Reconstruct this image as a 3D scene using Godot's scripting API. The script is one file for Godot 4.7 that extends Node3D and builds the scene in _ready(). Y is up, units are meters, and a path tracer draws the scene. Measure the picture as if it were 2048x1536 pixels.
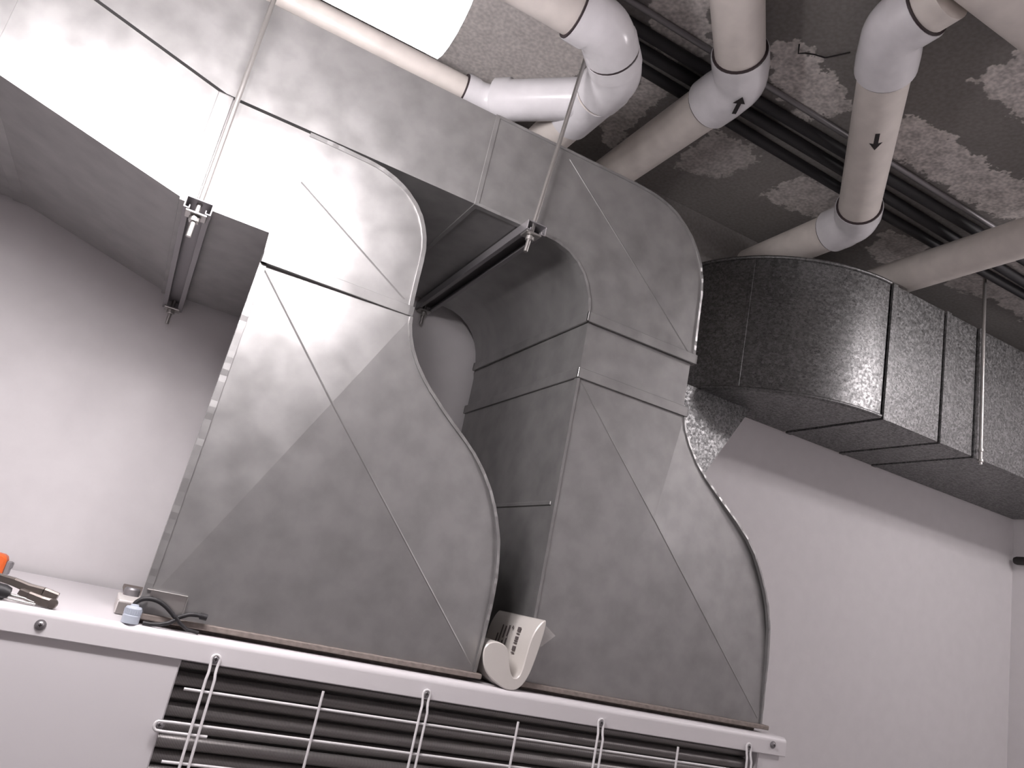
extends Node3D
# A plant room seen from below: two galvanised ducts rise out of the top of a white air handler.
# x runs along the front of the unit, y is up, z points away from the back wall into the room.

const FRONT := -0.035      # front faces of the two ducts
const BACK := -0.62        # their backs
const WALL := -0.66        # the back wall
const TOP := 1.953         # top of the air handler
const CEIL := 3.5
const PIPE_Y := 3.4
const PIPE_R := 0.057

var M := {}
var used := {}
var rng := RandomNumberGenerator.new()

func _ready() -> void:
	rng.seed = 11
	# ---- camera
	var cam := Camera3D.new()
	cam.name = "camera"
	add_child(cam)
	cam.transform = Transform3D(Basis(Vector3(0.869922, 0.206095, 0.448063), Vector3(-0.304648, 0.939003, 0.159569), Vector3(-0.387846, -0.275314, 0.879646)).orthonormalized(), Vector3(0, 2.085, 1.3))
	cam.fov = 52.66
	cam.near = 0.02
	# ---- environment (a closed room: no sky reaches it)
	var we := WorldEnvironment.new()
	we.name = "environment"
	var env := Environment.new()
	env.background_mode = Environment.BG_COLOR
	env.background_color = Color(0, 0, 0)
	env.tonemap_mode = Environment.TONE_MAPPER_LINEAR
	env.tonemap_exposure = 1.0
	env.sdfgi_enabled = true
	env.ssao_enabled = true
	env.ssil_enabled = true
	we.environment = env
	add_child(we)
	# ---- lights: three strip fittings, one hung before the ducts, two to the right and behind the camera
	materials()
	strip_light("strip_light", "white strip light glaring in front of the galvanised ducts", Vector3(-0.12, 2.835, 0.38), 0.64, 0.15, 0.70, true)
	strip_light("strip_light", "short white strip light hung near the ceiling beyond the main pipe", Vector3(2.5, 3.36, 0.74), 0.62, 0.13, 0.38, true)
	strip_light("strip_light", "white strip light hung low in the room opposite the ducts", Vector3(2.82, 2.88, 2.3), 0.40, 0.12, 0.05, true)
	# ---- structure
	room()
	# ---- objects
	air_handler()
	duct_one()
	duct_two()
	wall_duct()
	hangers()
	pipes()
	ceiling_lines()
	small_things()

# ------------------------------------------------------------------ mesh helpers

func st_new() -> SurfaceTool:
	var st := SurfaceTool.new()
	st.begin(Mesh.PRIMITIVE_TRIANGLES)
	return st

func tri(st: SurfaceTool, a: Vector3, b: Vector3, c: Vector3, na: Vector3, nb: Vector3, nc: Vector3) -> void:
	var g := (b - a).cross(c - a)
	if g.length() < 1e-12:
		return
	if g.dot(na + nb + nc) > 0:
		var t := b
		b = c
		c = t
		t = nb
		nb = nc
		nc = t
	st.set_normal(na)
	st.add_vertex(a)
	st.set_normal(nb)
	st.add_vertex(b)
	st.set_normal(nc)
	st.add_vertex(c)

func quad(st: SurfaceTool, a: Vector3, b: Vector3, c: Vector3, d: Vector3, n: Vector3) -> void:
	tri(st, a, b, c, n, n, n)
	tri(st, a, c, d, n, n, n)

func quadn(st: SurfaceTool, a: Vector3, b: Vector3, c: Vector3, d: Vector3, na: Vector3, nb: Vector3, nc: Vector3, nd: Vector3) -> void:
	tri(st, a, b, c, na, nb, nc)
	tri(st, a, c, d, na, nc, nd)

# a box with chamfered edges
func box(st: SurfaceTool, c: Vector3, s: Vector3, ch := 0.0, b := Basis()) -> void:
	var h := s / 2.0
	ch = minf(ch, minf(h.x, minf(h.y, h.z)) * 0.9)
	for ax in 3:
		for sg in [-1.0, 1.0]:
			var n := Vector3.ZERO
			n[ax] = sg
			var u := (ax + 1) % 3
			var v := (ax + 2) % 3
			var p: Array[Vector3] = []
			for k in [[-1, -1], [1, -1], [1, 1], [-1, 1]]:
				var q := Vector3.ZERO
				q[ax] = sg * h[ax]
				q[u] = k[0] * (h[u] - ch)
				q[v] = k[1] * (h[v] - ch)
				p.append(c + b * q)
			quad(st, p[0], p[1], p[2], p[3], b * n)
	if ch <= 0.0:
		return
	for ax in 3:
		var u := (ax + 1) % 3
		var v := (ax + 2) % 3
		for k in [[-1.0, -1.0], [1.0, -1.0], [1.0, 1.0], [-1.0, 1.0]]:
			var n := Vector3.ZERO
			n[u] = k[0]
			n[v] = k[1]
			n = n.normalized()
			var p: Array[Vector3] = []
			for w in [[0, -1], [1, -1], [1, 1], [0, 1]]:
				var q := Vector3.ZERO
				q[ax] = w[1] * (h[ax] - ch)
				q[u] = k[0] * (h[u] - (ch if w[0] == 0 else 0.0))
				q[v] = k[1] * (h[v] - (ch if w[0] == 1 else 0.0))
				p.append(c + b * q)
			quad(st, p[0], p[1], p[2], p[3], b * n)

# a tube along a path; radii may be one number or one for each point
func tube(st: SurfaceTool, path: Array, radii, sides := 12, caps := true) -> void:
	var n := path.size()
	var ring_prev: Array[Vector3] = []
	var nrm_prev: Array[Vector3] = []
	var up := Vector3.UP
	var d0: Vector3 = (path[1] - path[0]).normalized()
	if absf(d0.dot(up)) > 0.9:
		up = Vector3.RIGHT
	var side := d0.cross(up).normalized()
	for i in n:
		var d: Vector3
		if i == 0:
			d = path[1] - path[0]
		elif i == n - 1:
			d = path[n - 1] - path[n - 2]
		else:
			d = (path[i] - path[i - 1]).normalized() + (path[i + 1] - path[i]).normalized()
		d = d.normalized()
		side = (side - d * side.dot(d)).normalized()
		var upv := side.cross(d).normalized()
		var r: float = radii[i] if radii is Array else radii
		var ring: Array[Vector3] = []
		var nrm: Array[Vector3] = []
		for k in sides:
			var a := TAU * k / sides
			var o := side * cos(a) + upv * sin(a)
			ring.append(path[i] + o * r)
			nrm.append(o)
		if i > 0:
			for k in sides:
				var k2 := (k + 1) % sides
				quadn(st, ring_prev[k], ring_prev[k2], ring[k2], ring[k], nrm_prev[k], nrm_prev[k2], nrm[k2], nrm[k])
		if caps and (i == 0 or i == n - 1):
			var cn := -d if i == 0 else d
			for k in sides:
				tri(st, path[i], ring[k], ring[(k + 1) % sides], cn, cn, cn)
		ring_prev = ring
		nrm_prev = nrm

func lathe(st: SurfaceTool, at: Vector3, prof: Array, axis: Vector3, sides := 20) -> void:
	var up := axis.normalized()
	var s := up.cross(Vector3(0.3, 0.1, 0.9)).normalized()
	var t := up.cross(s)
	for i in range(prof.size() - 1):
		var a: Vector2 = prof[i]
		var b: Vector2 = prof[i + 1]
		var e := b - a
		for k in sides:
			var a0 := TAU * k / sides
			var a1 := TAU * (k + 1) / sides
			var o0 := s * cos(a0) + t * sin(a0)
			var o1 := s * cos(a1) + t * sin(a1)
			var n0 := (o0 * e.y - up * e.x).normalized()
			var n1 := (o1 * e.y - up * e.x).normalized()
			if e.length() < 1e-6:
				continue
			quadn(st, at + o0 * a.x + up * a.y, at + o1 * a.x + up * a.y, at + o1 * b.x + up * b.y, at + o0 * b.x + up * b.y, n0, n1, n1, n0)

func node_name(called: String) -> String:
	if not used.has(called):
		used[called] = 0
		return called
	used[called] += 1
	return "%s_%03d" % [called, used[called]]

func thing(called: String, label: String, category: String, at := Vector3.ZERO, group := "") -> Node3D:
	var o := Node3D.new()
	o.name = node_name(called)
	add_child(o)
	o.position = at
	tag(o, label, category, group)
	return o

func tag(o: Node, label: String, category: String, group := "") -> void:
	o.set_meta("label", label)
	o.set_meta("category", category)
	if group:
		o.set_meta("group", group)

# commit a shape given in world coordinates as one mesh under its thing
func part(called: String, st: SurfaceTool, m: Material, parent: Node3D = null, label := "") -> MeshInstance3D:
	var o := MeshInstance3D.new()
	o.mesh = st.commit()
	o.material_override = m
	o.cast_shadow = GeometryInstance3D.SHADOW_CASTING_SETTING_ON
	if parent:
		o.name = called
		parent.add_child(o, true)
		var off := Vector3.ZERO
		var p: Node = parent
		while p is Node3D and p != self:
			off += (p as Node3D).position
			p = p.get_parent()
		o.position = -off
	else:
		o.name = node_name(called)
		add_child(o)
	if label:
		o.set_meta("label", label)
	return o

func structure(called: String, st: SurfaceTool, m: Material) -> MeshInstance3D:
	var o := part(called, st, m)
	o.set_meta("kind", "structure")
	return o

# ------------------------------------------------------------------ materials

func noise_img(w: int, h: int, freq: float, octaves: int, sd: int, lo: float, hi: float, kind := FastNoiseLite.TYPE_SIMPLEX_SMOOTH) -> Image:
	var nz := FastNoiseLite.new()
	nz.noise_type = kind
	nz.seed = sd
	nz.frequency = freq
	nz.fractal_octaves = octaves
	if kind == FastNoiseLite.TYPE_CELLULAR:
		nz.cellular_return_type = FastNoiseLite.RETURN_CELL_VALUE
	var im := nz.get_seamless_image(w, h)
	im.convert(Image.FORMAT_RGB8)
	var out := Image.create(w, h, false, Image.FORMAT_RGB8)
	for y in h:
		for x in w:
			var v := lerpf(lo, hi, im.get_pixel(x, y).r)
			out.set_pixel(x, y, Color(v, v, v))
	return out

func tex(im: Image) -> ImageTexture:
	return ImageTexture.create_from_image(im)

func mat(c: Color, rough: float, metal := 0.0, spec := 0.5) -> StandardMaterial3D:
	var m := StandardMaterial3D.new()
	m.albedo_color = c
	m.roughness = rough
	m.metallic = metal
	m.metallic_specular = spec
	return m

func triplanar(m: StandardMaterial3D, scale: float) -> void:
	m.uv1_triplanar = true
	m.uv1_world_triplanar = true
	m.uv1_scale = Vector3(scale, scale, scale)

func materials() -> void:
	# galvanised sheet: cloudy tone, cloudy gloss, faint oil-canning
	var cloud := noise_img(512, 512, 0.016, 6, 3, 0.91, 1.03)
	var gloss := noise_img(512, 512, 0.013, 5, 8, 0.31, 0.47)
	var wav := noise_img(256, 256, 0.010, 3, 21, 0.0, 1.0)
	wav.bump_map_to_normal_map(1.2)
	var g := mat(Color(0.635, 0.631, 0.629), 1.0, 0.66)
	g.albedo_texture = tex(cloud)
	g.roughness_texture = tex(gloss)
	g.normal_enabled = true
	g.normal_texture = tex(wav)
	g.normal_scale = 0.3
	triplanar(g, 1.7)
	M.galv = g
	var e := mat(Color(0.86, 0.855, 0.85), 0.26, 0.9)
	M.seam = e
	# older, spangled sheet
	var sp := noise_img(512, 512, 0.10, 1, 5, 0.72, 1.0, FastNoiseLite.TYPE_CELLULAR)
	var fleck := noise_img(512, 512, 0.11, 3, 14, 0.0, 1.0)
	for y in 512:
		for x in 512:
			var v := fleck.get_pixel(x, y).r
			if v < 0.33:
				var q := sp.get_pixel(x, y).r * lerpf(0.50, 1.0, clampf((v - 0.22) / 0.11, 0.0, 1.0))
				sp.set_pixel(x, y, Color(q, q, q))
	var sg := noise_img(512, 512, 0.085, 1, 5, 0.34, 0.56, FastNoiseLite.TYPE_CELLULAR)
	var s := mat(Color(0.60, 0.60, 0.60), 1.0, 0.85)
	s.albedo_texture = tex(sp)
	s.roughness_texture = tex(sg)
	triplanar(s, 3.4)
	M.spangle = s
	M.dark_metal = mat(Color(0.22, 0.21, 0.21), 0.5, 0.6)
	M.zinc = mat(Color(0.78, 0.77, 0.76), 0.32, 0.9)
	M.strut = mat(Color(0.60, 0.59, 0.60), 0.45, 0.7)
	# painted things
	var paint := noise_img(256, 256, 0.05, 4, 31, 0.98, 1.0)
	var w := mat(Color(0.885, 0.872, 0.877), 0.85)
	w.albedo_texture = tex(paint)
	triplanar(w, 1.1)
	M.wall = w
	M.enamel = mat(Color(0.90, 0.885, 0.895), 0.38)
	M.enamel_panel = mat(Color(0.88, 0.865, 0.875), 0.45)
	M.wire = mat(Color(0.92, 0.91, 0.915), 0.35)
	# finned coil: fine vertical fins
	var fin := Image.create(64, 8, false, Image.FORMAT_RGB8)
	for x in 64:
		var v := 1.0 if (x % 4) < 2 else 0.68
		for y in 8:
			fin.set_pixel(x, y, Color(v, v, v))
	var co := mat(Color(0.64, 0.625, 0.62), 0.36, 0.75)
	co.albedo_texture = tex(fin)
	triplanar(co, 28.0)
	M.coil = co
	M.coil_gap = mat(Color(0.64, 0.625, 0.62), 0.5, 0.7)
	# plastic pipe
	var pn := noise_img(256, 256, 0.03, 4, 41, 0.92, 1.0)
	var pv := mat(Color(0.93, 0.90, 0.875), 0.36)
	pv.albedo_texture = tex(pn)
	triplanar(pv, 2.0)
	M.pvc = pv
	var pf := mat(Color(0.94, 0.932, 0.945), 0.25)
	pf.albedo_texture = tex(pn)
	triplanar(pf, 2.0)
	M.fitting = pf
	M.glue = mat(Color(0.24, 0.20, 0.21), 0.5)
	M.ink = mat(Color(0.13, 0.11, 0.115), 0.6)
	M.rubber = mat(Color(0.17, 0.165, 0.175), 0.55)
	# curb gasket board
	var bn := noise_img(256, 256, 0.04, 4, 51, 0.8, 1.0)
	var cb := mat(Color(0.60, 0.555, 0.53), 0.8)
	cb.albedo_texture = tex(bn)
	triplanar(cb, 6.0)
	M.curb = cb
	var fl := mat(Color(0.78, 0.765, 0.755), 0.75)
	fl.albedo_texture = tex(bn)
	triplanar(fl, 0.8)
	M.floor = fl
	var lens := mat(Color(0.95, 0.95, 0.95), 0.5)
	lens.emission_enabled = true
	lens.emission = Color(1.0, 0.975, 0.985)
	lens.emission_energy_multiplier = 21.0
	M.lens = lens
	# concrete
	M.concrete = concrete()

# the concrete soffit, with one area of lamplight painted pale: dark grey roller paint that left bare, paler patches where it stands in the photograph
func concrete() -> StandardMaterial3D:
	var W := 1280
	var H := 768
	var x0 := -0.6
	var z0 := -0.7
	var sx := 3.8 / W
	var sz := 2.28 / H
	var polys := [
		[0.62, [Vector2(1.0192, 0.0694), Vector2(1.0581, 0.1183), Vector2(1.1444, 0.1003), Vector2(1.2699, 0.0671), Vector2(1.3356, 0.0348), Vector2(1.3177, -0.0385), Vector2(1.2936, -0.0761), Vector2(1.1826, -0.0665), Vector2(1.0957, -0.0152)]],
		[0.55, [Vector2(0.6871, 0.0218), Vector2(0.8003, 0.0967), Vector2(0.9414, -0.0557), Vector2(0.8790, -0.1470), Vector2(0.7714, -0.0899)]],
		[0.34, [Vector2(1.1525, -0.4433), Vector2(1.1463, -0.2786), Vector2(1.2642, -0.2623), Vector2(1.3357, -0.2956), Vector2(1.3163, -0.4481), Vector2(1.1921, -0.5167)]],
		[0.42, [Vector2(1.4691, -0.4321), Vector2(1.4710, -0.2687), Vector2(1.6090, -0.2219), Vector2(1.7636, -0.3340), Vector2(1.7033, -0.4016), Vector2(1.5530, -0.4291)]],
		[0.60, [Vector2(1.4328, 0.0706), Vector2(1.4673, 0.1173), Vector2(1.5950, 0.1247), Vector2(1.7765, 0.1154), Vector2(1.9580, 0.1274), Vector2(2.1267, 0.0288), Vector2(1.9994, -0.0267), Vector2(1.8133, -0.0257), Vector2(1.5643, -0.0315)]],
		[0.62, [Vector2(1.4467, 0.2775), Vector2(1.4362, 0.4218), Vector2(1.7566, 0.2817), Vector2(1.5486, 0.2730)]],
		[0.45, [Vector2(1.9471, -0.4268), Vector2(1.8814, -0.2964), Vector2(2.0097, -0.2474), Vector2(2.1020, -0.2959), Vector2(2.1125, -0.4574)]],
		[0.66, [Vector2(0.20, -0.50), Vector2(0.20, -0.10), Vector2(0.3621, -0.08), Vector2(0.6752, -0.18), Vector2(0.7440, -0.4270), Vector2(0.6364, -0.6682), Vector2(0.4493, -0.6258)]],  # lamplight on the ceiling, painted in as a pale area
		[0.50, [Vector2(0.8654, -0.4835), Vector2(0.8591, -0.2282), Vector2(0.9451, -0.2305), Vector2(0.9825, -0.5761)]],
		[0.50, [Vector2(2.3050, -0.4025), Vector2(2.2539, -0.0608), Vector2(2.7623, -0.3608), Vector2(2.5103, -0.3342)]]]
	var boxes: Array[Rect2] = []
	for p in polys:
		var r := Rect2(p[1][0], Vector2.ZERO)
		for v in p[1]:
			r = r.expand(v)
		boxes.append(r.grow(0.05))
	var packed := []
	for p in polys:
		packed.append(PackedVector2Array(p[1]))
	var n1 := FastNoiseLite.new()
	n1.seed = 2
	n1.frequency = 18.0
	n1.fractal_octaves = 4
	var n2 := FastNoiseLite.new()
	n2.seed = 9
	n2.frequency = 3.0
	n2.fractal_octaves = 4
	var n3 := FastNoiseLite.new()
	n3.seed = 19
	n3.frequency = 70.0
	n3.fractal_octaves = 3
	var im := Image.create(W, H, false, Image.FORMAT_RGB8)
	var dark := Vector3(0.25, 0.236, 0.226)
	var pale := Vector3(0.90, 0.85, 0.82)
	for y in H:
		for x in W:
			var q := Vector2(x0 + (x + 0.5) * sx, z0 + (y + 0.5) * sz)
			var fine := n3.get_noise_2d(q.x, q.y)
			var a := n1.get_noise_2d(q.x, q.y)
			var qq := q + Vector2(a, n1.get_noise_2d(q.x + 7.0, q.y)) * 0.028 + Vector2(fine, -fine) * 0.010
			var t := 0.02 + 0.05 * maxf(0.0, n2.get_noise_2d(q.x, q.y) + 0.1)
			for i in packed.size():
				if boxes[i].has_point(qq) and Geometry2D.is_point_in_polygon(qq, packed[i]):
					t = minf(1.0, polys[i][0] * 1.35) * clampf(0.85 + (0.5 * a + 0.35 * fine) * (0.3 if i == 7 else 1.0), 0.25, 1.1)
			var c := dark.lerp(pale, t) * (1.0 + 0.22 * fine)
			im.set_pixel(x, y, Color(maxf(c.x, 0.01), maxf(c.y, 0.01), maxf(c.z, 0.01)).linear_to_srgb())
	var m := mat(Color(1, 1, 1), 0.9)
	m.albedo_texture = tex(im)
	return m

# ------------------------------------------------------------------ lights

func strip_light(called: String, label: String, c: Vector3, length: float, width: float, power: float, hung: bool) -> void:
	var t := thing(called, label, "light", c)
	var st := st_new()
	# housing: folded tray with sloping sides
	var hw := width / 2.0
	var hl := length / 2.0
	var prof := [Vector2(-hw * 0.62, 0.048), Vector2(-hw * 0.40, 0.080), Vector2(hw * 0.40, 0.080), Vector2(hw * 0.62, 0.048)]
	for i in range(prof.size() - 1):
		var a: Vector2 = prof[i]
		var b: Vector2 = prof[i + 1]
		var n := Vector3(0, b.x - a.x, -(b.y - a.y)).normalized()
		quad(st, c + Vector3(-hl, a.y, a.x), c + Vector3(hl, a.y, a.x), c + Vector3(hl, b.y, b.x), c + Vector3(-hl, b.y, b.x), n)
	for s in [-1.0, 1.0]:
		var n := Vector3(s, 0, 0)
		quad(st, c + Vector3(s * hl, prof[0].y, prof[0].x), c + Vector3(s * hl, prof[1].y, prof[1].x), c + Vector3(s * hl, prof[2].y, prof[2].x), c + Vector3(s * hl, prof[3].y, prof[3].x), n)
	quad(st, c + Vector3(-hl, prof[0].y, prof[0].x), c + Vector3(hl, prof[0].y, prof[0].x), c + Vector3(hl, prof[3].y, prof[3].x), c + Vector3(-hl, prof[3].y, prof[3].x), Vector3(0, -1, 0))
	part("housing", st, M.enamel, t)
	# wrap-round lens
	st = st_new()
	var lp: Array[Vector2] = []
	for i in 13:
		var a := lerpf(-PI * 0.22, PI * 1.22, i / 12.0)
		lp.append(Vector2(-cos(a) * hw * 0.97, 0.018 - sin(a) * 0.045))
	for i in 12:
		var a: Vector2 = lp[i]
		var b: Vector2 = lp[i + 1]
		var na := Vector3(0, a.y - 0.02, a.x).normalized()
		var nb := Vector3(0, b.y - 0.02, b.x).normalized()
		quadn(st, c + Vector3(-hl, a.y, a.x), c + Vector3(hl, a.y, a.x), c + Vector3(hl, b.y, b.x), c + Vector3(-hl, b.y, b.x), na, na, nb, nb)
	for s in [-1.0, 1.0]:
		for i in range(1, 12):
			tri(st, c + Vector3(s * hl, lp[0].y, lp[0].x), c + Vector3(s * hl, lp[i].y, lp[i].x), c + Vector3(s * hl, lp[i + 1].y, lp[i + 1].x), Vector3(s, 0, 0), Vector3(s, 0, 0), Vector3(s, 0, 0))
	part("lens", st, M.lens, t, "glowing white lens")
	if hung:
		for s in [-0.7, 0.7]:
			st = st_new()
			tube(st, [c + Vector3(s * hl, 0.07, 0), Vector3(c.x + s * hl, CEIL, c.z)], 0.004, 8)
			part("hanger_rod", st, M.zinc, t)
	# the light it gives, just below the lens
	for i in 5:
		var l := OmniLight3D.new()
		l.name = "lamp_glow"
		t.add_child(l, true)
		l.position = Vector3(lerpf(-hl * 0.86, hl * 0.86, i / 4.0), -0.080, 0)
		l.light_color = Color(1.0, 0.972, 0.978)
		l.light_energy = power / 5.0
		l.light_size = 0.03
		l.omni_range = 12.0
		l.omni_attenuation = 2.0
		l.shadow_enabled = true

# ------------------------------------------------------------------ the room

func room() -> void:
	var X0 := -2.4
	var X1 := 3.185
	var Z1 := 3.2
	var st := st_new()
	box(st, Vector3((X0 + X1) / 2, -0.05, (WALL + Z1) / 2), Vector3(X1 - X0 + 0.4, 0.1, Z1 - WALL + 0.4))
	structure("floor", st, M.floor)
	st = st_new()
	box(st, Vector3((X0 + X1) / 2, 1.5, WALL - 0.1), Vector3(X1 - X0 + 0.4, 3.0, 0.2))
	var wb := structure("wall_back", st, M.wall)
	st = st_new()
	var n := Vector3(0, 0, 1)
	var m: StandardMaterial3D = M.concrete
	# bare concrete above the paint line
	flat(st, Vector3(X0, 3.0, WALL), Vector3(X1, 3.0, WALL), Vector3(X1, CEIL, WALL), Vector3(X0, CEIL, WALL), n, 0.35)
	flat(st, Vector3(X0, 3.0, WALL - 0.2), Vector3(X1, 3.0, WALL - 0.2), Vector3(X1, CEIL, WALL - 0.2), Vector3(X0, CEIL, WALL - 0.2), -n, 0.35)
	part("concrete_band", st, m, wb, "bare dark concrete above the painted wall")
	st = st_new()
	box(st, Vector3(X1 + 0.1, CEIL / 2, (WALL + Z1) / 2), Vector3(0.2, CEIL, Z1 - WALL + 0.4))
	structure("wall_right", st, M.wall)
	st = st_new()
	box(st, Vector3(X0 - 0.1, CEIL / 2, (WALL + Z1) / 2), Vector3(0.2, CEIL, Z1 - WALL + 0.4))
	structure("wall_left", st, M.wall)
	st = st_new()
	box(st, Vector3((X0 + X1) / 2, CEIL / 2, Z1 + 0.1), Vector3(X1 - X0 + 0.4, CEIL, 0.2))
	structure("wall_front", st, M.wall)
	st = st_new()
	for k in 2:
		var yy := CEIL + 0.2 * k
		var nn := Vector3(0, -1, 0) if k == 0 else Vector3(0, 1, 0)
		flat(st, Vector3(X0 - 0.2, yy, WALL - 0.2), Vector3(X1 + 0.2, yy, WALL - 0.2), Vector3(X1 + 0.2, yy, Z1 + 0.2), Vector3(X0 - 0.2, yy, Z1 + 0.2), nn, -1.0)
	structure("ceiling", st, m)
	# dark conduit end on the right-hand wall
	var t := thing("wall_conduit", "dark conduit running along the white side wall into the corner", "conduit", Vector3(X1 - 0.03, 2.7, -0.6))
	st = st_new()
	tube(st, [Vector3(X1 - 0.020, 2.690, -0.60), Vector3(X1 - 0.020, 2.690, 0.2)], 0.011, 12)
	part("tube", st, M.dark_metal, t)
	st = st_new()
	tube(st, [Vector3(X1 - 0.020, 2.690, -0.640), Vector3(X1 - 0.020, 2.690, -0.632), Vector3(X1 - 0.020, 2.690, -0.60), Vector3(X1 - 0.020, 2.690, -0.592)], [0.013, 0.016, 0.016, 0.013], 14)
	part("end_cap", st, M.dark_metal, t)

# a flat sheet whose UVs follow the ceiling picture
func flat(st: SurfaceTool, a: Vector3, b: Vector3, c: Vector3, d: Vector3, n: Vector3, v: float) -> void:
	var p: Array = [a, b, c, a, c, d]
	if (b - a).cross(c - a).dot(n) > 0:
		p = [a, c, b, a, d, c]
	for q in p:
		st.set_normal(n)
		var vv: float = (q.z + 0.7) / 2.28 if v < 0 else (q.y - 2.2) / 2.28
		st.set_uv(Vector2((q.x + 0.6) / 3.8, vv))
		st.add_vertex(q)

# ------------------------------------------------------------------ air handler

func screw(at: Vector3, parent: Node3D) -> void:
	var st := st_new()
	lathe(st, at, [Vector2(0.0075, 0.0), Vector2(0.0075, 0.0012), Vector2(0.0052, 0.0014), Vector2(0.0048, 0.003), Vector2(0.003, 0.0044), Vector2(0.0, 0.0048)], Vector3(0, 0, 1), 16)
	var s := part("screw", st, M.zinc_dark if M.has("zinc_dark") else M.strut, parent)
	st = st_new()
	box(st, at + Vector3(0, 0, 0.0045), Vector3(0.005, 0.0011, 0.0012))
	box(st, at + Vector3(0, 0, 0.0045), Vector3(0.0011, 0.005, 0.0012))
	part("cross_slot", st, M.ink, s)

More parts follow.
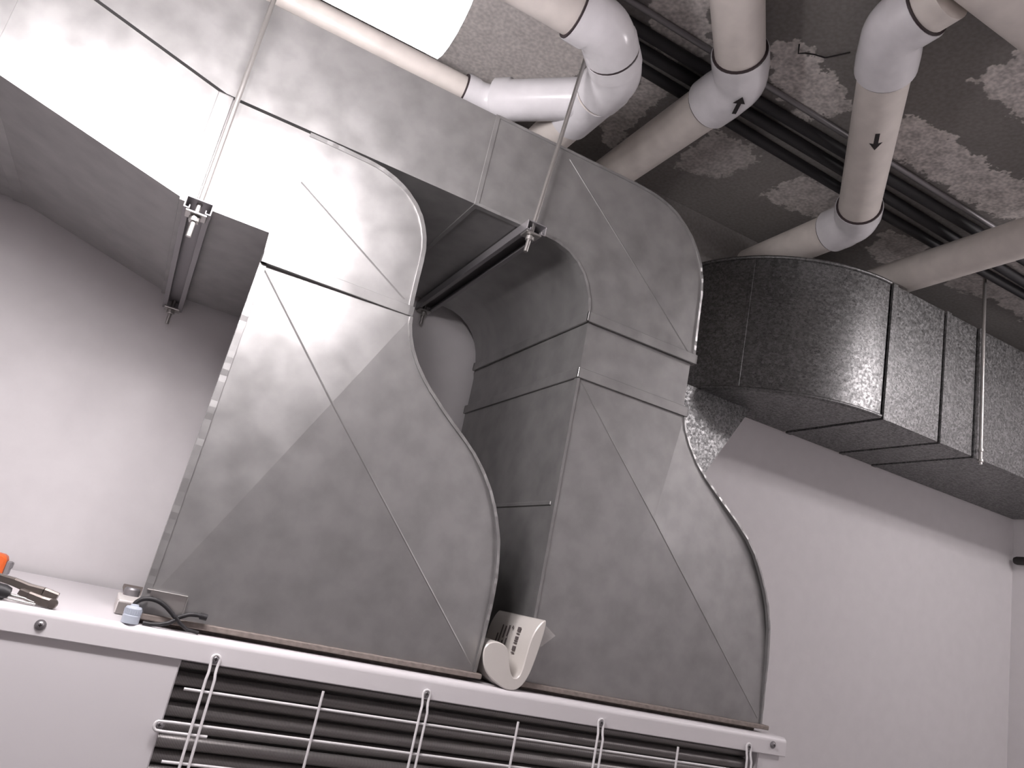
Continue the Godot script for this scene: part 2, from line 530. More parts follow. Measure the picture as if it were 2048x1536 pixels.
func air_handler() -> void:
	var L := -0.62
	var R := 1.368
	var t := thing("air_handler", "white enamelled air handler with a wire guard over its dark coil", "air conditioner", Vector3(0.4, 0, -0.3))
	var FB := 1.916     # bottom of the top flange
	# top cap: flat top, rounded front edge, front flange
	var st := st_new()
	var prof: Array[Vector2] = [Vector2(-0.64, TOP)]
	var r := 0.011
	for i in 7:
		var a := PI / 2 * i / 6.0
		prof.append(Vector2(-r + r * sin(a), TOP - r + r * cos(a)))
	prof.append(Vector2(0.0, FB + 0.0015))
	prof.append(Vector2(-0.0015, FB))
	prof.append(Vector2(-0.010, FB))
	for i in range(prof.size() - 1):
		var a := prof[i]
		var b := prof[i + 1]
		var n := Vector3(0, b.x - a.x, -(b.y - a.y)).normalized()
		var na := n
		var nb := n
		if i >= 1 and i <= 6:
			na = Vector3(0, cos(PI / 2 * (i - 1) / 6.0), sin(PI / 2 * (i - 1) / 6.0))
			nb = Vector3(0, cos(PI / 2 * i / 6.0), sin(PI / 2 * i / 6.0))
		quadn(st, Vector3(L, a.y, a.x), Vector3(R, a.y, a.x), Vector3(R, b.y, b.x), Vector3(L, b.y, b.x), na, na, nb, nb)
	for s in [L, R]:
		var n := Vector3(signf(s - 0.4), 0, 0)
		quad(st, Vector3(s, TOP - 0.004, -0.64), Vector3(s, TOP - 0.004, -0.004), Vector3(s, FB, 0.0), Vector3(s, FB, -0.64), n)
	part("top_cap", st, M.enamel, t)
	# cabinet body behind the coil
	st = st_new()
	box(st, Vector3((L + R) / 2, 0.95, -0.36), Vector3(R - L - 0.016, 1.9, 0.56), 0.003)
	part("cabinet", st, M.enamel_panel, t)
	# left front panel, right stile, lower panel
	st = st_new()
	box(st, Vector3((L + 0.148) / 2, 1.0, -0.045), Vector3(0.148 - L - 0.004, 1.90, 0.078), 0.002)
	part("front_panel", st, M.enamel_panel, t, "plain white front panel beside the coil")
	st = st_new()
	box(st, Vector3((1.298 + R - 0.008) / 2, 1.0, -0.045), Vector3(R - 0.008 - 1.298, 1.90, 0.078), 0.002)
	part("stile", st, M.enamel_panel, t)
	st = st_new()
	box(st, Vector3(0.723, 0.80, -0.045), Vector3(1.146, 1.55, 0.078), 0.002)
	part("lower_panel", st, M.enamel_panel, t)
	# coil recess
	st = st_new()
	box(st, Vector3(0.723, 1.745, -0.07), Vector3(1.15, 0.345, 0.02))
	part("coil_back", st, M.coil_gap, t)
	for i in 15:
		var y := 1.907 - 0.0222 * i
		var z := -0.052 if i % 2 == 0 else -0.046
		st = st_new()
		var sides := 8
		for k in sides:
			var a0 := -PI / 2 + PI * k / sides
			var a1 := -PI / 2 + PI * (k + 1) / sides
			var n0 := Vector3(0, sin(a0), cos(a0))
			var n1 := Vector3(0, sin(a1), cos(a1))
			var c0 := Vector3(0, y, z) + Vector3(0, n0.y * 0.0108, n0.z * 0.015)
			var c1 := Vector3(0, y, z) + Vector3(0, n1.y * 0.0108, n1.z * 0.015)
			quadn(st, c0 + Vector3(0.149, 0, 0), c0 + Vector3(1.297, 0, 0), c1 + Vector3(1.297, 0, 0), c1 + Vector3(0.149, 0, 0), n0, n0, n1, n1)
		part("coil_row", st, M.coil, t)
	# wire guard
	var W := 0.0022
	for y in [1.878, 1.831, 1.778, 1.731, 1.678]:
		st = st_new()
		var looped: bool = absf(y - 1.831) < 0.001 or absf(y - 1.731) < 0.001
		if looped:
			var p: Array = [Vector3(1.29, y, 0.0035), Vector3(0.16, y, 0.0035)]
			for k in range(1, 8):
				var a := PI / 2 + PI * k / 8.0
				p.append(Vector3(0.142 + 0.0068 * cos(a), y - 0.0068 + 0.0068 * sin(a), 0.0035))
			p.append(Vector3(0.148, y - 0.0136, 0.0035))
			p.append(Vector3(0.212, y - 0.0136, 0.0035))
			tube(st, p, W, 8)
		else:
			tube(st, [Vector3(0.16, y, 0.0035), Vector3(1.29, y, 0.0035)], W, 8)
		part("guard_wire", st, M.wire, t)
		if looped:
			screw(Vector3(0.1425, y - 0.0068, -0.006), t)
	for x in [0.192, 0.541, 0.897, 1.263]:
		st = st_new()
		var h := 0.0062
		var p: Array = [Vector3(x - h, 1.60, 0.0078), Vector3(x - h, 1.897, 0.0078), Vector3(x - h + 0.0012, 1.905, 0.006), Vector3(x - h + 0.0012, 1.912, 0.004)]
		for k in range(0, 9):
			var a := PI - PI * k / 8.0
			p.append(Vector3(x + 0.0062 * cos(a), 1.925 + 0.0062 * sin(a), 0.0024))
		p.append_array([Vector3(x + h - 0.0012, 1.912, 0.004), Vector3(x + h - 0.0012, 1.905, 0.006), Vector3(x + h, 1.897, 0.0078), Vector3(x + h, 1.60, 0.0078)])
		tube(st, p, W, 8)
		part("guard_wire", st, M.wire, t)
		screw(Vector3(x, 1.925, 0.0), t)
	for x in [0.365, 0.721, 1.079]:
		st = st_new()
		tube(st, [Vector3(x, 1.905, 0.0078), Vector3(x, 1.60, 0.0078)], W, 8)
		part("guard_wire", st, M.wire, t)
	screw(Vector3(-0.05, 1.932, 0.0), t)
	screw(Vector3(1.33, 1.936, 0.0), t)

# ------------------------------------------------------------------ ducts

# a sheet-metal duct piece: an outline in the x-y plane carried back from the front face.
# apex: a point where the cross-breaking is raised; its four creases run to the four corners
func duct_piece(called: String, outline: Array, parent: Node3D, m: Material, corners := [], apex := Vector2.ZERO, lift := 0.0, zf := FRONT, zb := BACK, tuck := 0.0, high := 0.0) -> Node3D:
	var st := st_new()
	var poly := PackedVector2Array(outline)
	if Geometry2D.is_polygon_clockwise(poly):
		poly.reverse()
	# front
	if corners.size() == 4:
		for k in 4:
			var ca: Vector2 = corners[k]
			var cb: Vector2 = corners[(k + 1) % 4]
			var da := (ca - apex).normalized()
			var db := (cb - apex).normalized()
			var wedge := PackedVector2Array([apex, apex + da * 5.0, apex + (da + db).normalized() * 9.0, apex + db * 5.0])
			var A := Vector3(apex.x, apex.y, zf + lift)
			var B := Vector3(ca.x, ca.y, zf + (high if k % 2 == 1 else 0.0))
			var C := Vector3(cb.x, cb.y, zf + (high if k % 2 == 0 else 0.0))
			var n := (B - A).cross(C - A).normalized()
			if n.z < 0:
				n = -n
			for piece in Geometry2D.intersect_polygons(poly, wedge):
				var ix := Geometry2D.triangulate_polygon(piece)
				for i in range(0, ix.size(), 3):
					var v: Array[Vector3] = []
					for j in 3:
						var q: Vector2 = piece[ix[i + j]]
						v.append(Vector3(q.x, q.y, A.z - (n.x * (q.x - A.x) + n.y * (q.y - A.y)) / n.z))
					tri(st, v[0], v[1], v[2], n, n, n)
	else:
		var ix := Geometry2D.triangulate_polygon(poly)
		for i in range(0, ix.size(), 3):
			var v: Array[Vector3] = []
			for j in 3:
				v.append(Vector3(poly[ix[i + j]].x, poly[ix[i + j]].y, zf))
			tri(st, v[0], v[1], v[2], Vector3(0, 0, 1), Vector3(0, 0, 1), Vector3(0, 0, 1))
	# back
	var jx := Geometry2D.triangulate_polygon(poly)
	for i in range(0, jx.size(), 3):
		var v: Array[Vector3] = []
		for j in 3:
			v.append(Vector3(tucked(poly[jx[i + j]], tuck), poly[jx[i + j]].y, zb))
		tri(st, v[0], v[1], v[2], Vector3(0, 0, -1), Vector3(0, 0, -1), Vector3(0, 0, -1))
	# sides, smooth round the curves
	var n_p := poly.size()
	var en: Array[Vector3] = []
	for i in n_p:
		var e := poly[(i + 1) % n_p] - poly[i]
		en.append(Vector3(e.y, -e.x, 0).normalized())
	for i in n_p:
		var p := poly[i]
		var q := poly[(i + 1) % n_p]
		var n := en[i]
		var n_a := n
		var n_b := n
		if en[(i - 1 + n_p) % n_p].dot(n) > 0.85:
			n_a = (en[(i - 1 + n_p) % n_p] + n).normalized()
		if en[(i + 1) % n_p].dot(n) > 0.85:
			n_b = (en[(i + 1) % n_p] + n).normalized()
		var zfa := zf + face_h(p, corners, apex, lift, high)
		var zfb := zf + face_h(q, corners, apex, lift, high)
		quadn(st, Vector3(p.x, p.y, zfa), Vector3(q.x, q.y, zfb), Vector3(tucked(q, tuck), q.y, zb), Vector3(tucked(p, tuck), p.y, zb), n_a, n_b, n_b, n_a)
	var o := part(called, st, m, parent)
	if corners.size() == 4:
		for k in [0, 2]:
			crease(apex, corners[k], zf + lift, zf, o)
	return o

# the left side of the duct by the wall slants in towards the back
func tucked(p: Vector2, tuck: float) -> float:
	return p.x + (tuck if p.x > 0.0 and p.x < 0.1 and p.y < 2.7 else 0.0)

func face_h(p: Vector2, corners: Array, apex: Vector2, lift: float, high := 0.0) -> float:
	if corners.size() != 4:
		return 0.0
	for k in 4:
		var ca: Vector2 = corners[k] - apex
		var cb: Vector2 = corners[(k + 1) % 4] - apex
		var d := ca.cross(cb)
		var s := (p - apex).cross(cb) / d
		var t := ca.cross(p - apex) / d
		if s >= -1e-4 and t >= -1e-4:
			return lift * (1.0 - s - t) + high * (t if k % 2 == 0 else s)
	return 0.0

# a pressed crease: a slim ridge of real height
func crease(a: Vector2, b: Vector2, za: float, zb: float, parent: Node3D) -> void:
	var st := st_new()
	var d := (b - a).normalized()
	var s := Vector2(-d.y, d.x) * 0.0018
	var A := Vector3(a.x, a.y, za)
	var B := Vector3(lerpf(a.x, b.x, 0.97), lerpf(a.y, b.y, 0.97), lerpf(za, zb, 0.97))
	var S := Vector3(s.x, s.y, 0)
	var U := Vector3(0, 0, 0.0007)
	quad(st, A + S, B + S, B + U, A + U, (S.normalized() + Vector3(0, 0, 1.4)).normalized())
	quad(st, A - S, B - S, B + U, A + U, (-S.normalized() + Vector3(0, 0, 1.4)).normalized())
	part("crease", st, M.galv, parent)

# the hammered lock seam along an edge of a front face: small facets that are never quite level
func lock_seam(path: Array, inward: float, parent: Node3D, zf := FRONT, wide := 0.009, corners := [], apex := Vector2.ZERO, lift := 0.0, high := 0.0) -> void:
	var st := st_new()
	var pts: Array[Vector2] = []
	for i in range(path.size() - 1):
		var a: Vector2 = path[i]
		var b: Vector2 = path[i + 1]
		var n := maxi(1, int(ceil(a.distance_to(b) / 0.011)))
		for k in n:
			pts.append(a.lerp(b, float(k) / n))
	pts.append(path[path.size() - 1])
	var zs: Array[float] = []
	var zo: Array[float] = []
	for i in pts.size():
		var hz := maxf(0.0, face_h(pts[i], corners, apex, lift, high))
		zs.append(zf + hz + 0.0030 + rng.randf_range(-0.0006, 0.0009))
		zo.append(zf + hz + 0.0022 + rng.randf_range(-0.0005, 0.0007))
	for i in range(pts.size() - 1):
		var d := (pts[i + 1] - pts[i]).normalized()
		var o := Vector2(-d.y, d.x) * inward
		var w := o * wide
		var e := -o * 0.0022
		var a := pts[i]
		var b := pts[i + 1]
		var p0 := Vector3(a.x + e.x, a.y + e.y, zo[i])
		var p1 := Vector3(b.x + e.x, b.y + e.y, zo[i + 1])
		var p2 := Vector3(b.x + w.x, b.y + w.y, zs[i + 1])
		var p3 := Vector3(a.x + w.x, a.y + w.y, zs[i])
		var n := (p1 - p0).cross(p3 - p0).normalized()
		if n.z < 0:
			n = -n
		quad(st, p0, p1, p2, p3, n)
		var q2 := Vector3(p2.x, p2.y, zf - 0.006)
		var q3 := Vector3(p3.x, p3.y, zf - 0.006)
		quad(st, p3, p2, q2, q3, Vector3(o.x, o.y, 0))
		var q0 := Vector3(p0.x, p0.y, zf - 0.012)
		var q1 := Vector3(p1.x, p1.y, zf - 0.012)
		quad(st, p0, p1, q1, q0, Vector3(-o.x, -o.y, 0))
		var r0 := Vector3(a.x, a.y, zf - 0.012)
		var r1 := Vector3(b.x, b.y, zf - 0.012)
		quad(st, q0, q1, r1, r0, Vector3(0, 0, -1))
	part("lock_seam", st, M.galv, parent)

# a slip joint: a flat band folded round a vertical (axis y) or level (axis x) duct
func slip_band(parent: Node3D, axis: int, at: float, w: float, lo: float, hi: float, proud := 0.003, zf := FRONT, zb := BACK, m: Material = null) -> void:
	var st := st_new()
	var zm := (zf + zb) / 2
	var dz := zf - zb + proud * 2
	if axis == 1:
		box(st, Vector3((lo + hi) / 2, at, zf + proud / 2), Vector3(hi - lo + proud * 2, w, proud), 0.0008)
		box(st, Vector3((lo + hi) / 2, at, zb - proud / 2), Vector3(hi - lo + proud * 2, w, proud), 0.0008)
		box(st, Vector3(lo - proud / 2, at, zm), Vector3(proud, w, dz), 0.0008)
		box(st, Vector3(hi + proud / 2, at, zm), Vector3(proud, w, dz), 0.0008)
	else:
		box(st, Vector3(at, (lo + hi) / 2, zf + proud / 2), Vector3(w, hi - lo + proud * 2, proud), 0.0008)
		box(st, Vector3(at, (lo + hi) / 2, zb - proud / 2), Vector3(w, hi - lo + proud * 2, proud), 0.0008)
		box(st, Vector3(at, lo - proud / 2, zm), Vector3(w, proud, dz), 0.0008)
		box(st, Vector3(at, hi + proud / 2, zm), Vector3(w, proud, dz), 0.0008)
	part("slip_joint", st, m if m else M.galv, parent)

func duct_one() -> void:
	var t := thing("supply_duct", "galvanised duct with a bulging base beside the wall, its elbow lost in glare", "duct", Vector3(0.35, TOP + 0.016, -0.33))
	var y0 := TOP + 0.016
	var lowR := [Vector2(0.3575, 2.5585), Vector2(0.3590, 2.5439), Vector2(0.3656, 2.5211), Vector2(0.3760, 2.4987), Vector2(0.3900, 2.4775), Vector2(0.4091, 2.4554), Vector2(0.4290, 2.4367), Vector2(0.4490, 2.4205), Vector2(0.4710, 2.4030), Vector2(0.4960, 2.3850), Vector2(0.5215, 2.3668), Vector2(0.5420, 2.3497), Vector2(0.5581, 2.3337), Vector2(0.5729, 2.3169), Vector2(0.5921, 2.2910), Vector2(0.6080, 2.2624), Vector2(0.6184, 2.2386), Vector2(0.6300, 2.2062), Vector2(0.6370, 2.1734), Vector2(0.6418, 2.1364), Vector2(0.6432, 2.0900), Vector2(0.6415, 2.0423), Vector2(0.6380, y0)]
	var tl := Vector2(0.079, 2.5585)
	var bl := Vector2(0.066, y0)
	var lower: Array = lowR.duplicate()
	lower.append_array([bl, tl])
	var apex := Vector2(0.2570, 2.3570)
	var o := duct_piece("base_piece", lower, t, M.galv, [tl, lowR[0], lowR[-1], bl], apex, 0.022, FRONT, BACK, 0.036, 0.009)
	var cs := [tl, lowR[0], lowR[-1], bl]
	lock_seam([tl, bl], 1.0, o, FRONT, 0.009, cs, apex, 0.022, 0.009)
	lock_seam(lowR, -1.0, o, FRONT, 0.004, cs, apex, 0.022, 0.009)
	# elbow turning left
	var elR := [Vector2(0.3575, 2.5585), Vector2(0.3545, 2.5869), Vector2(0.3530, 2.6318), Vector2(0.3524, 2.6738), Vector2(0.3506, 2.7000), Vector2(0.3460, 2.7206), Vector2(0.3381, 2.7417), Vector2(0.3280, 2.7607), Vector2(0.3132, 2.7790), Vector2(0.2930, 2.7957), Vector2(0.2763, 2.8054), Vector2(0.2558, 2.8142), Vector2(0.2352, 2.8198), Vector2(0.2182, 2.8228), Vector2(0.1979, 2.8242), Vector2(0.1329, 2.8259), Vector2(0.0900, 2.8260)]
	var elbow: Array = elR.duplicate()
	elbow.append_array([Vector2(-0.062, 2.826), Vector2(-0.062, 2.617), Vector2(0.076, 2.617), tl])
	o = duct_piece("elbow", elbow, t, M.galv, [], Vector2.ZERO, 0.0, FRONT, BACK, 0.036)
	crease(Vector2(0.100, 2.730), Vector2(0.345, 2.585), FRONT, FRONT, o)
	lock_seam(elR, 1.0, o, FRONT, 0.006)
	slip_band(t, 1, 2.5685, 0.020, 0.0880, 0.3480, 0.011, FRONT, FRONT - 0.006)
	o = duct_piece("offset_piece", [Vector2(-0.062, 2.826), Vector2(-0.062, 2.617), Vector2(-0.400, 2.7095), Vector2(-0.400, 2.9185)], t, M.galv)
	slip_band(t, 0, -0.062, 0.026, 2.617, 2.826)
	o = duct_piece("straight_run", [Vector2(-0.400, 2.9185), Vector2(-0.400, 2.7095), Vector2(-2.38, 2.7095), Vector2(-2.38, 2.9185)], t, M.galv)
	slip_band(t, 0, -0.402, 0.026, 2.7095, 2.9185)
	curb(0.052, 0.648, "brown gasket board under the duct beside the bottle cap")

func duct_two() -> void:
	var t := thing("supply_duct", "galvanised duct with a banded neck, rising highest above the rolled plastic pouch", "duct", Vector3(1.0, TOP + 0.016, -0.33))
	var y0 := TOP + 0.016
	var lowR := [Vector2(1.0080, 2.5640), Vector2(1.0143, 2.5364), Vector2(1.0325, 2.5053), Vector2(1.0597, 2.4711), Vector2(1.0880, 2.4460), Vector2(1.1222, 2.4209), Vector2(1.1581, 2.3958), Vector2(1.1931, 2.3714), Vector2(1.2268, 2.3437), Vector2(1.2529, 2.3150), Vector2(1.2733, 2.2831), Vector2(1.2921, 2.2480), Vector2(1.3076, 2.2112), Vector2(1.3193, 2.1638), Vector2(1.3240, 2.1031), Vector2(1.3240, 2.0410), Vector2(1.3245, y0)]
	var tl := Vector2(0.730, 2.564)
	var bl := Vector2(0.7375, y0)
	var lower: Array = lowR.duplicate()
	lower.append_array([bl, tl])
	var apex := Vector2(0.9610, 2.3240)
	var o := duct_piece("base_piece", lower, t, M.galv, [tl, lowR[0], lowR[-1], bl], apex, 0.013)
	lock_seam(lowR, -1.0, o, FRONT, 0.003)
	lock_seam([tl, bl], 1.0, o, FRONT, 0.003)
	var ss := st_new()
	box(ss, Vector3(0.7325, 2.302, (FRONT + BACK) / 2), Vector3(0.004, 0.008, FRONT - BACK - 0.03), 0.001)
	part("side_seam", ss, M.galv, o)
	# neck
	o = duct_piece("neck", [Vector2(0.732, 2.564), Vector2(0.730, 2.688), Vector2(1.004, 2.688), Vector2(1.004, 2.564)], t, M.galv, [], Vector2.ZERO, 0.0, FRONT - 0.003)
	slip_band(t, 1, 2.5735, 0.022, 0.7305, 1.0075, 0.005)
	slip_band(t, 1, 2.6975, 0.022, 0.7285, 1.0095, 0.0055)
	o = t
	# elbow
	var elR := [Vector2(1.0105, 2.6880), Vector2(1.0068, 2.7403), Vector2(1.0050, 2.8021), Vector2(1.0035, 2.8532), Vector2(0.9985, 2.8924), Vector2(0.9880, 2.9263), Vector2(0.9728, 2.9544), Vector2(0.9530, 2.9798), Vector2(0.9307, 3.0003), Vector2(0.9049, 3.0185), Vector2(0.8787, 3.0303), Vector2(0.8549, 3.0363), Vector2(0.8292, 3.0408), Vector2(0.7825, 3.0434), Vector2(0.7271, 3.0432), Vector2(0.4300, 3.0400)]
	var elL := [Vector2(0.7281, 2.6880), Vector2(0.7246, 2.7100), Vector2(0.7186, 2.7377), Vector2(0.7090, 2.7619), Vector2(0.6951, 2.7851), Vector2(0.6757, 2.8048), Vector2(0.6513, 2.8201), Vector2(0.6229, 2.8285), Vector2(0.5868, 2.8315), Vector2(0.4300, 2.8320)]
	var elbow: Array = elR.duplicate()
	var back := elL.duplicate()
	back.reverse()
	elbow.append_array(back)
	var e := duct_piece("elbow", elbow, t, M.galv)
	crease(Vector2(0.608, 3.024), Vector2(1.002, 2.700), FRONT, FRONT, e)
	lock_seam(elR, 1.0, e, FRONT, 0.004)
	lock_seam(elL, -1.0, e, FRONT, 0.003)
	duct_piece("straight_run", [Vector2(0.430, 3.040), Vector2(0.430, 2.832), Vector2(-0.062, 2.832), Vector2(-0.062, 3.040)], t, M.galv)
	slip_band(t, 0, 0.429, 0.010, 2.832, 3.040, 0.0022)
	duct_piece("offset_piece", [Vector2(-0.062, 3.040), Vector2(-0.062, 2.832), Vector2(-0.400, 2.9245), Vector2(-0.400, 3.1325)], t, M.galv)
	duct_piece("straight_run", [Vector2(-0.400, 3.1325), Vector2(-0.400, 2.9245), Vector2(-2.38, 2.9245), Vector2(-2.38, 3.1325)], t, M.galv)
	slip_band(t, 0, -0.402, 0.026, 2.9245, 3.1325)
	curb(0.728, 1.338, "brown gasket board under the duct with the banded neck")

func curb(x0: float, x1: float, label: String) -> void:
	var t := thing("gasket_board", label, "board", Vector3((x0 + x1) / 2, TOP, (FRONT + BACK) / 2))
	var st := st_new()
	box(st, Vector3((x0 + x1) / 2, TOP + 0.0113, (FRONT + BACK) / 2 + 0.005), Vector3(x1 - x0, 0.0090, FRONT - BACK + 0.016), 0.0015)
	part("board", st, M.curb, t)
	st = st_new()
	box(st, Vector3((x0 + x1) / 2, TOP + 0.0036, (FRONT + BACK) / 2 - 0.006), Vector3(x1 - x0 - 0.03, 0.0070, FRONT - BACK - 0.016), 0.001)
	part("plinth", st, M.curb, t)

# the older duct on the right: an elbow out of the wall and a straight run along it
func wall_duct() -> void:
	var t := thing("wall_duct", "old spangled duct curving out of the wall below the pipes", "duct", Vector3(2.3, 2.86, -0.45))
	var y0 := 2.86
	var y1 := 3.312
	var cx := 1.90
	var cz := -0.745
	var R := 0.47
	var zf := -0.275
	# elbow: plan outline carried up
	var plan: Array[Vector2] = []
	for i in 15:
		var a := PI / 2 + (PI * 0.435) * i / 14.0
		plan.append(Vector2(cx + cos(a) * R, cz + sin(a) * R))
	plan.append(Vector2(plan[14].x, WALL))
	plan.append(Vector2(cx, WALL))
	var st := st_new()
	var pp := PackedVector2Array(plan)
	var ix := Geometry2D.triangulate_polygon(pp)
	for i in range(0, ix.size(), 3):
		for k in [[y0, -1.0], [y1, 1.0]]:
			var n := Vector3(0, k[1], 0)
			tri(st, Vector3(pp[ix[i]].x, k[0], pp[ix[i]].y), Vector3(pp[ix[i + 1]].x, k[0], pp[ix[i + 1]].y), Vector3(pp[ix[i + 2]].x, k[0], pp[ix[i + 2]].y), n, n, n)
	for i in range(plan.size() - 1):
		var a := plan[i]
		var b := plan[i + 1]
		var na: Vector3
		var nb: Vector3
		if i < 14:
			na = Vector3(a.x - cx, 0, a.y - cz).normalized()
			nb = Vector3(b.x - cx, 0, b.y - cz).normalized()
		else:
			na = Vector3(-1, 0, 0)
			nb = na
		quadn(st, Vector3(a.x, y0, a.y), Vector3(b.x, y0, b.y), Vector3(b.x, y1, b.y), Vector3(a.x, y1, a.y), na, nb, nb, na)
	var el := part("elbow", st, M.spangle, t)
	# rolled flanges top and bottom of the curve
	for yy in [y0 + 0.006, y1 - 0.002]:
		st = st_new()
		var path: Array = []
		for i in 15:
			var q := plan[i]
			var d := Vector2(q.x - cx, q.y - cz).normalized()
			path.append(Vector3(q.x + d.x * 0.002, yy, q.y + d.y * 0.002))
		tube(st, path, 0.006, 8)
		part("lock_seam", st, M.spangle, el)
	# lap joint on the curve
	st = st_new()
	var aj := PI - 0.615
	var jd := Vector3(cos(aj), 0, sin(aj))
	box(st, Vector3(cx, (y0 + y1) / 2, cz) + jd * (R + 0.001), Vector3(0.004, y1 - y0 - 0.004, 0.012), 0.001, Basis(jd, Vector3.UP, jd.cross(Vector3.UP)))
	part("lap_joint", st, M.spangle, el)
	# straight sections with open slip joints between them
	var xs := [1.907, 2.168, 2.335, 3.18]
	for i in 3:
		st = st_new()
		var a: float = xs[i] + 0.004
		var b: float = xs[i + 1] - 0.003
		box(st, Vector3((a + b) / 2, (y0 + y1) / 2, (zf + WALL) / 2), Vector3(b - a, y1 - y0, zf - WALL), 0.002)
		part("duct_section", st, M.spangle, t)
		st = st_new()
		box(st, Vector3(a + 0.011, (y0 + y1) / 2, zf + 0.0015), Vector3(0.022, y1 - y0 + 0.004, 0.005), 0.001)
		box(st, Vector3(a + 0.011, y0 - 0.001, (zf + WALL) / 2), Vector3(0.022, 0.004, zf - WALL), 0.001)
		part("slip_joint", st, M.spangle, t)
	st = st_new()
	box(st, Vector3(2.54, (y0 + y1) / 2, (zf + WALL) / 2 - 0.01), Vector3(1.27, y1 - y0 - 0.03, zf - WALL - 0.02))
	part("liner", st, M.spangle, t)
	# sloping boot below the elbow, running down behind the banded duct
	st = st_new()
	var f: Array[Vector2] = [Vector2(1.25, 2.862), Vector2(1.6750, 2.862), Vector2(1.5245, 2.6041), Vector2(1.4116, 2.4038), Vector2(1.25, 2.4038)]
	var zb := -0.58
	for k in [[zb, 1.0], [WALL, -1.0]]:
		var fx := Geometry2D.triangulate_polygon(PackedVector2Array(f))
		var n := Vector3(0, 0, k[1])
		for i in range(0, fx.size(), 3):
			tri(st, Vector3(f[fx[i]].x, f[fx[i]].y, k[0]), Vector3(f[fx[i + 1]].x, f[fx[i + 1]].y, k[0]), Vector3(f[fx[i + 2]].x, f[fx[i + 2]].y, k[0]), n, n, n)
	for i in f.size():
		var a := f[i]
		var b := f[(i + 1) % f.size()]
		var e := b - a
		var n := Vector3(-e.y, e.x, 0).normalized()
		quad(st, Vector3(a.x, a.y, zb), Vector3(b.x, b.y, zb), Vector3(b.x, b.y, WALL), Vector3(a.x, a.y, WALL), n)
	part("boot", st, M.spangle, t)

# ------------------------------------------------------------------ hangers

func strut_channel(st: SurfaceTool, x: float, y: float, z0: float, z1: float) -> void:
	# shallow channel, open side down, its top against the duct
	var zc := (z0 + z1) / 2
	var l := z1 - z0
	var w := 0.044
	box(st, Vector3(x, y - 0.0013, zc), Vector3(w, 0.0025, l), 0.0006)
	for s in [-1.0, 1.0]:
		box(st, Vector3(x + s * (w / 2 - 0.0013), y - 0.0105, zc), Vector3(0.0025, 0.021, l), 0.0006)
		box(st, Vector3(x + s * (w / 2 - 0.005), y - 0.0205, zc), Vector3(0.010, 0.0025, l), 0.0006)
		box(st, Vector3(x + s * (w / 2 - 0.009), y - 0.0175, zc), Vector3(0.0022, 0.006, l), 0.0006)

func nut(st: SurfaceTool, at: Vector3) -> void:
	lathe(st, at, [Vector2(0.0, 0.0), Vector2(0.0088, 0.0), Vector2(0.0095, 0.001), Vector2(0.0095, 0.008), Vector2(0.0088, 0.009), Vector2(0.0, 0.009)], Vector3.UP, 6)

func trapeze(label: String, x: float, y: float, lean: float) -> void:
	var t := thing("trapeze_hanger", label, "hanger", Vector3(x, y - 0.02, -0.3))
	var st := st_new()
	strut_channel(st, x, y, -0.655, 0.004)
	part("channel", st, M.strut, t)
	for z in [-0.012, -0.640]:
		st = st_new()
		var l := lean if z > -0.3 else 0.0
		var p: Array = []
		var rr: Array = []
		var a := Vector3(x - l * 0.14, y - 0.062, z)
		var b := Vector3(x + l, CEIL, z)
		var n := 8
		for i in n + 1:
			p.append(a.lerp(b, float(i) / n))
			rr.append(0.0047)
		tube(st, p, rr, 10)
		part("threaded_rod", st, M.zinc, t)
		st = st_new()
		nut(st, Vector3(x - l * 0.08, y - 0.036, z))
		part("nut", st, M.zinc, t)
		st = st_new()
		box(st, Vector3(x - l * 0.06, y - 0.0240, z), Vector3(0.034, 0.004, 0.030), 0.001)
		part("washer", st, M.zinc, t)

func hangers() -> void:
	trapeze("strut trapeze and threaded rod under the duct lost in glare", -0.042, 2.6130, 0.0)
	trapeze("dark strut trapeze and leaning threaded rod below the banded duct's level run", 0.552, 2.829, 0.05)
	var t := thing("hanger_rod", "threaded rod and nut hanging in front of the old spangled duct", "hanger", Vector3(2.34, 2.85, -0.26))
	var st := st_new()
	tube(st, [Vector3(2.352, 2.838, -0.258), Vector3(2.335, CEIL, -0.258)], 0.006, 10)
	part("threaded_rod", st, M.zinc, t)
	st = st_new()
	nut(st, Vector3(2.352, 2.846, -0.258))
	part("nut", st, M.zinc, t)
	st = st_new()
	nut(st, Vector3(2.3505, 2.880, -0.258))
	part("nut", st, M.zinc, t)

# ------------------------------------------------------------------ plastic pipes

func v3(x: float, z: float) -> Vector3:
	return Vector3(x, PIPE_Y, z)

func pipe_run(a: Vector3, b: Vector3, parent: Node3D, r := PIPE_R) -> void:
	var st := st_new()
	tube(st, [a, b], r, 32)
	part("pipe", st, M.pvc, parent)

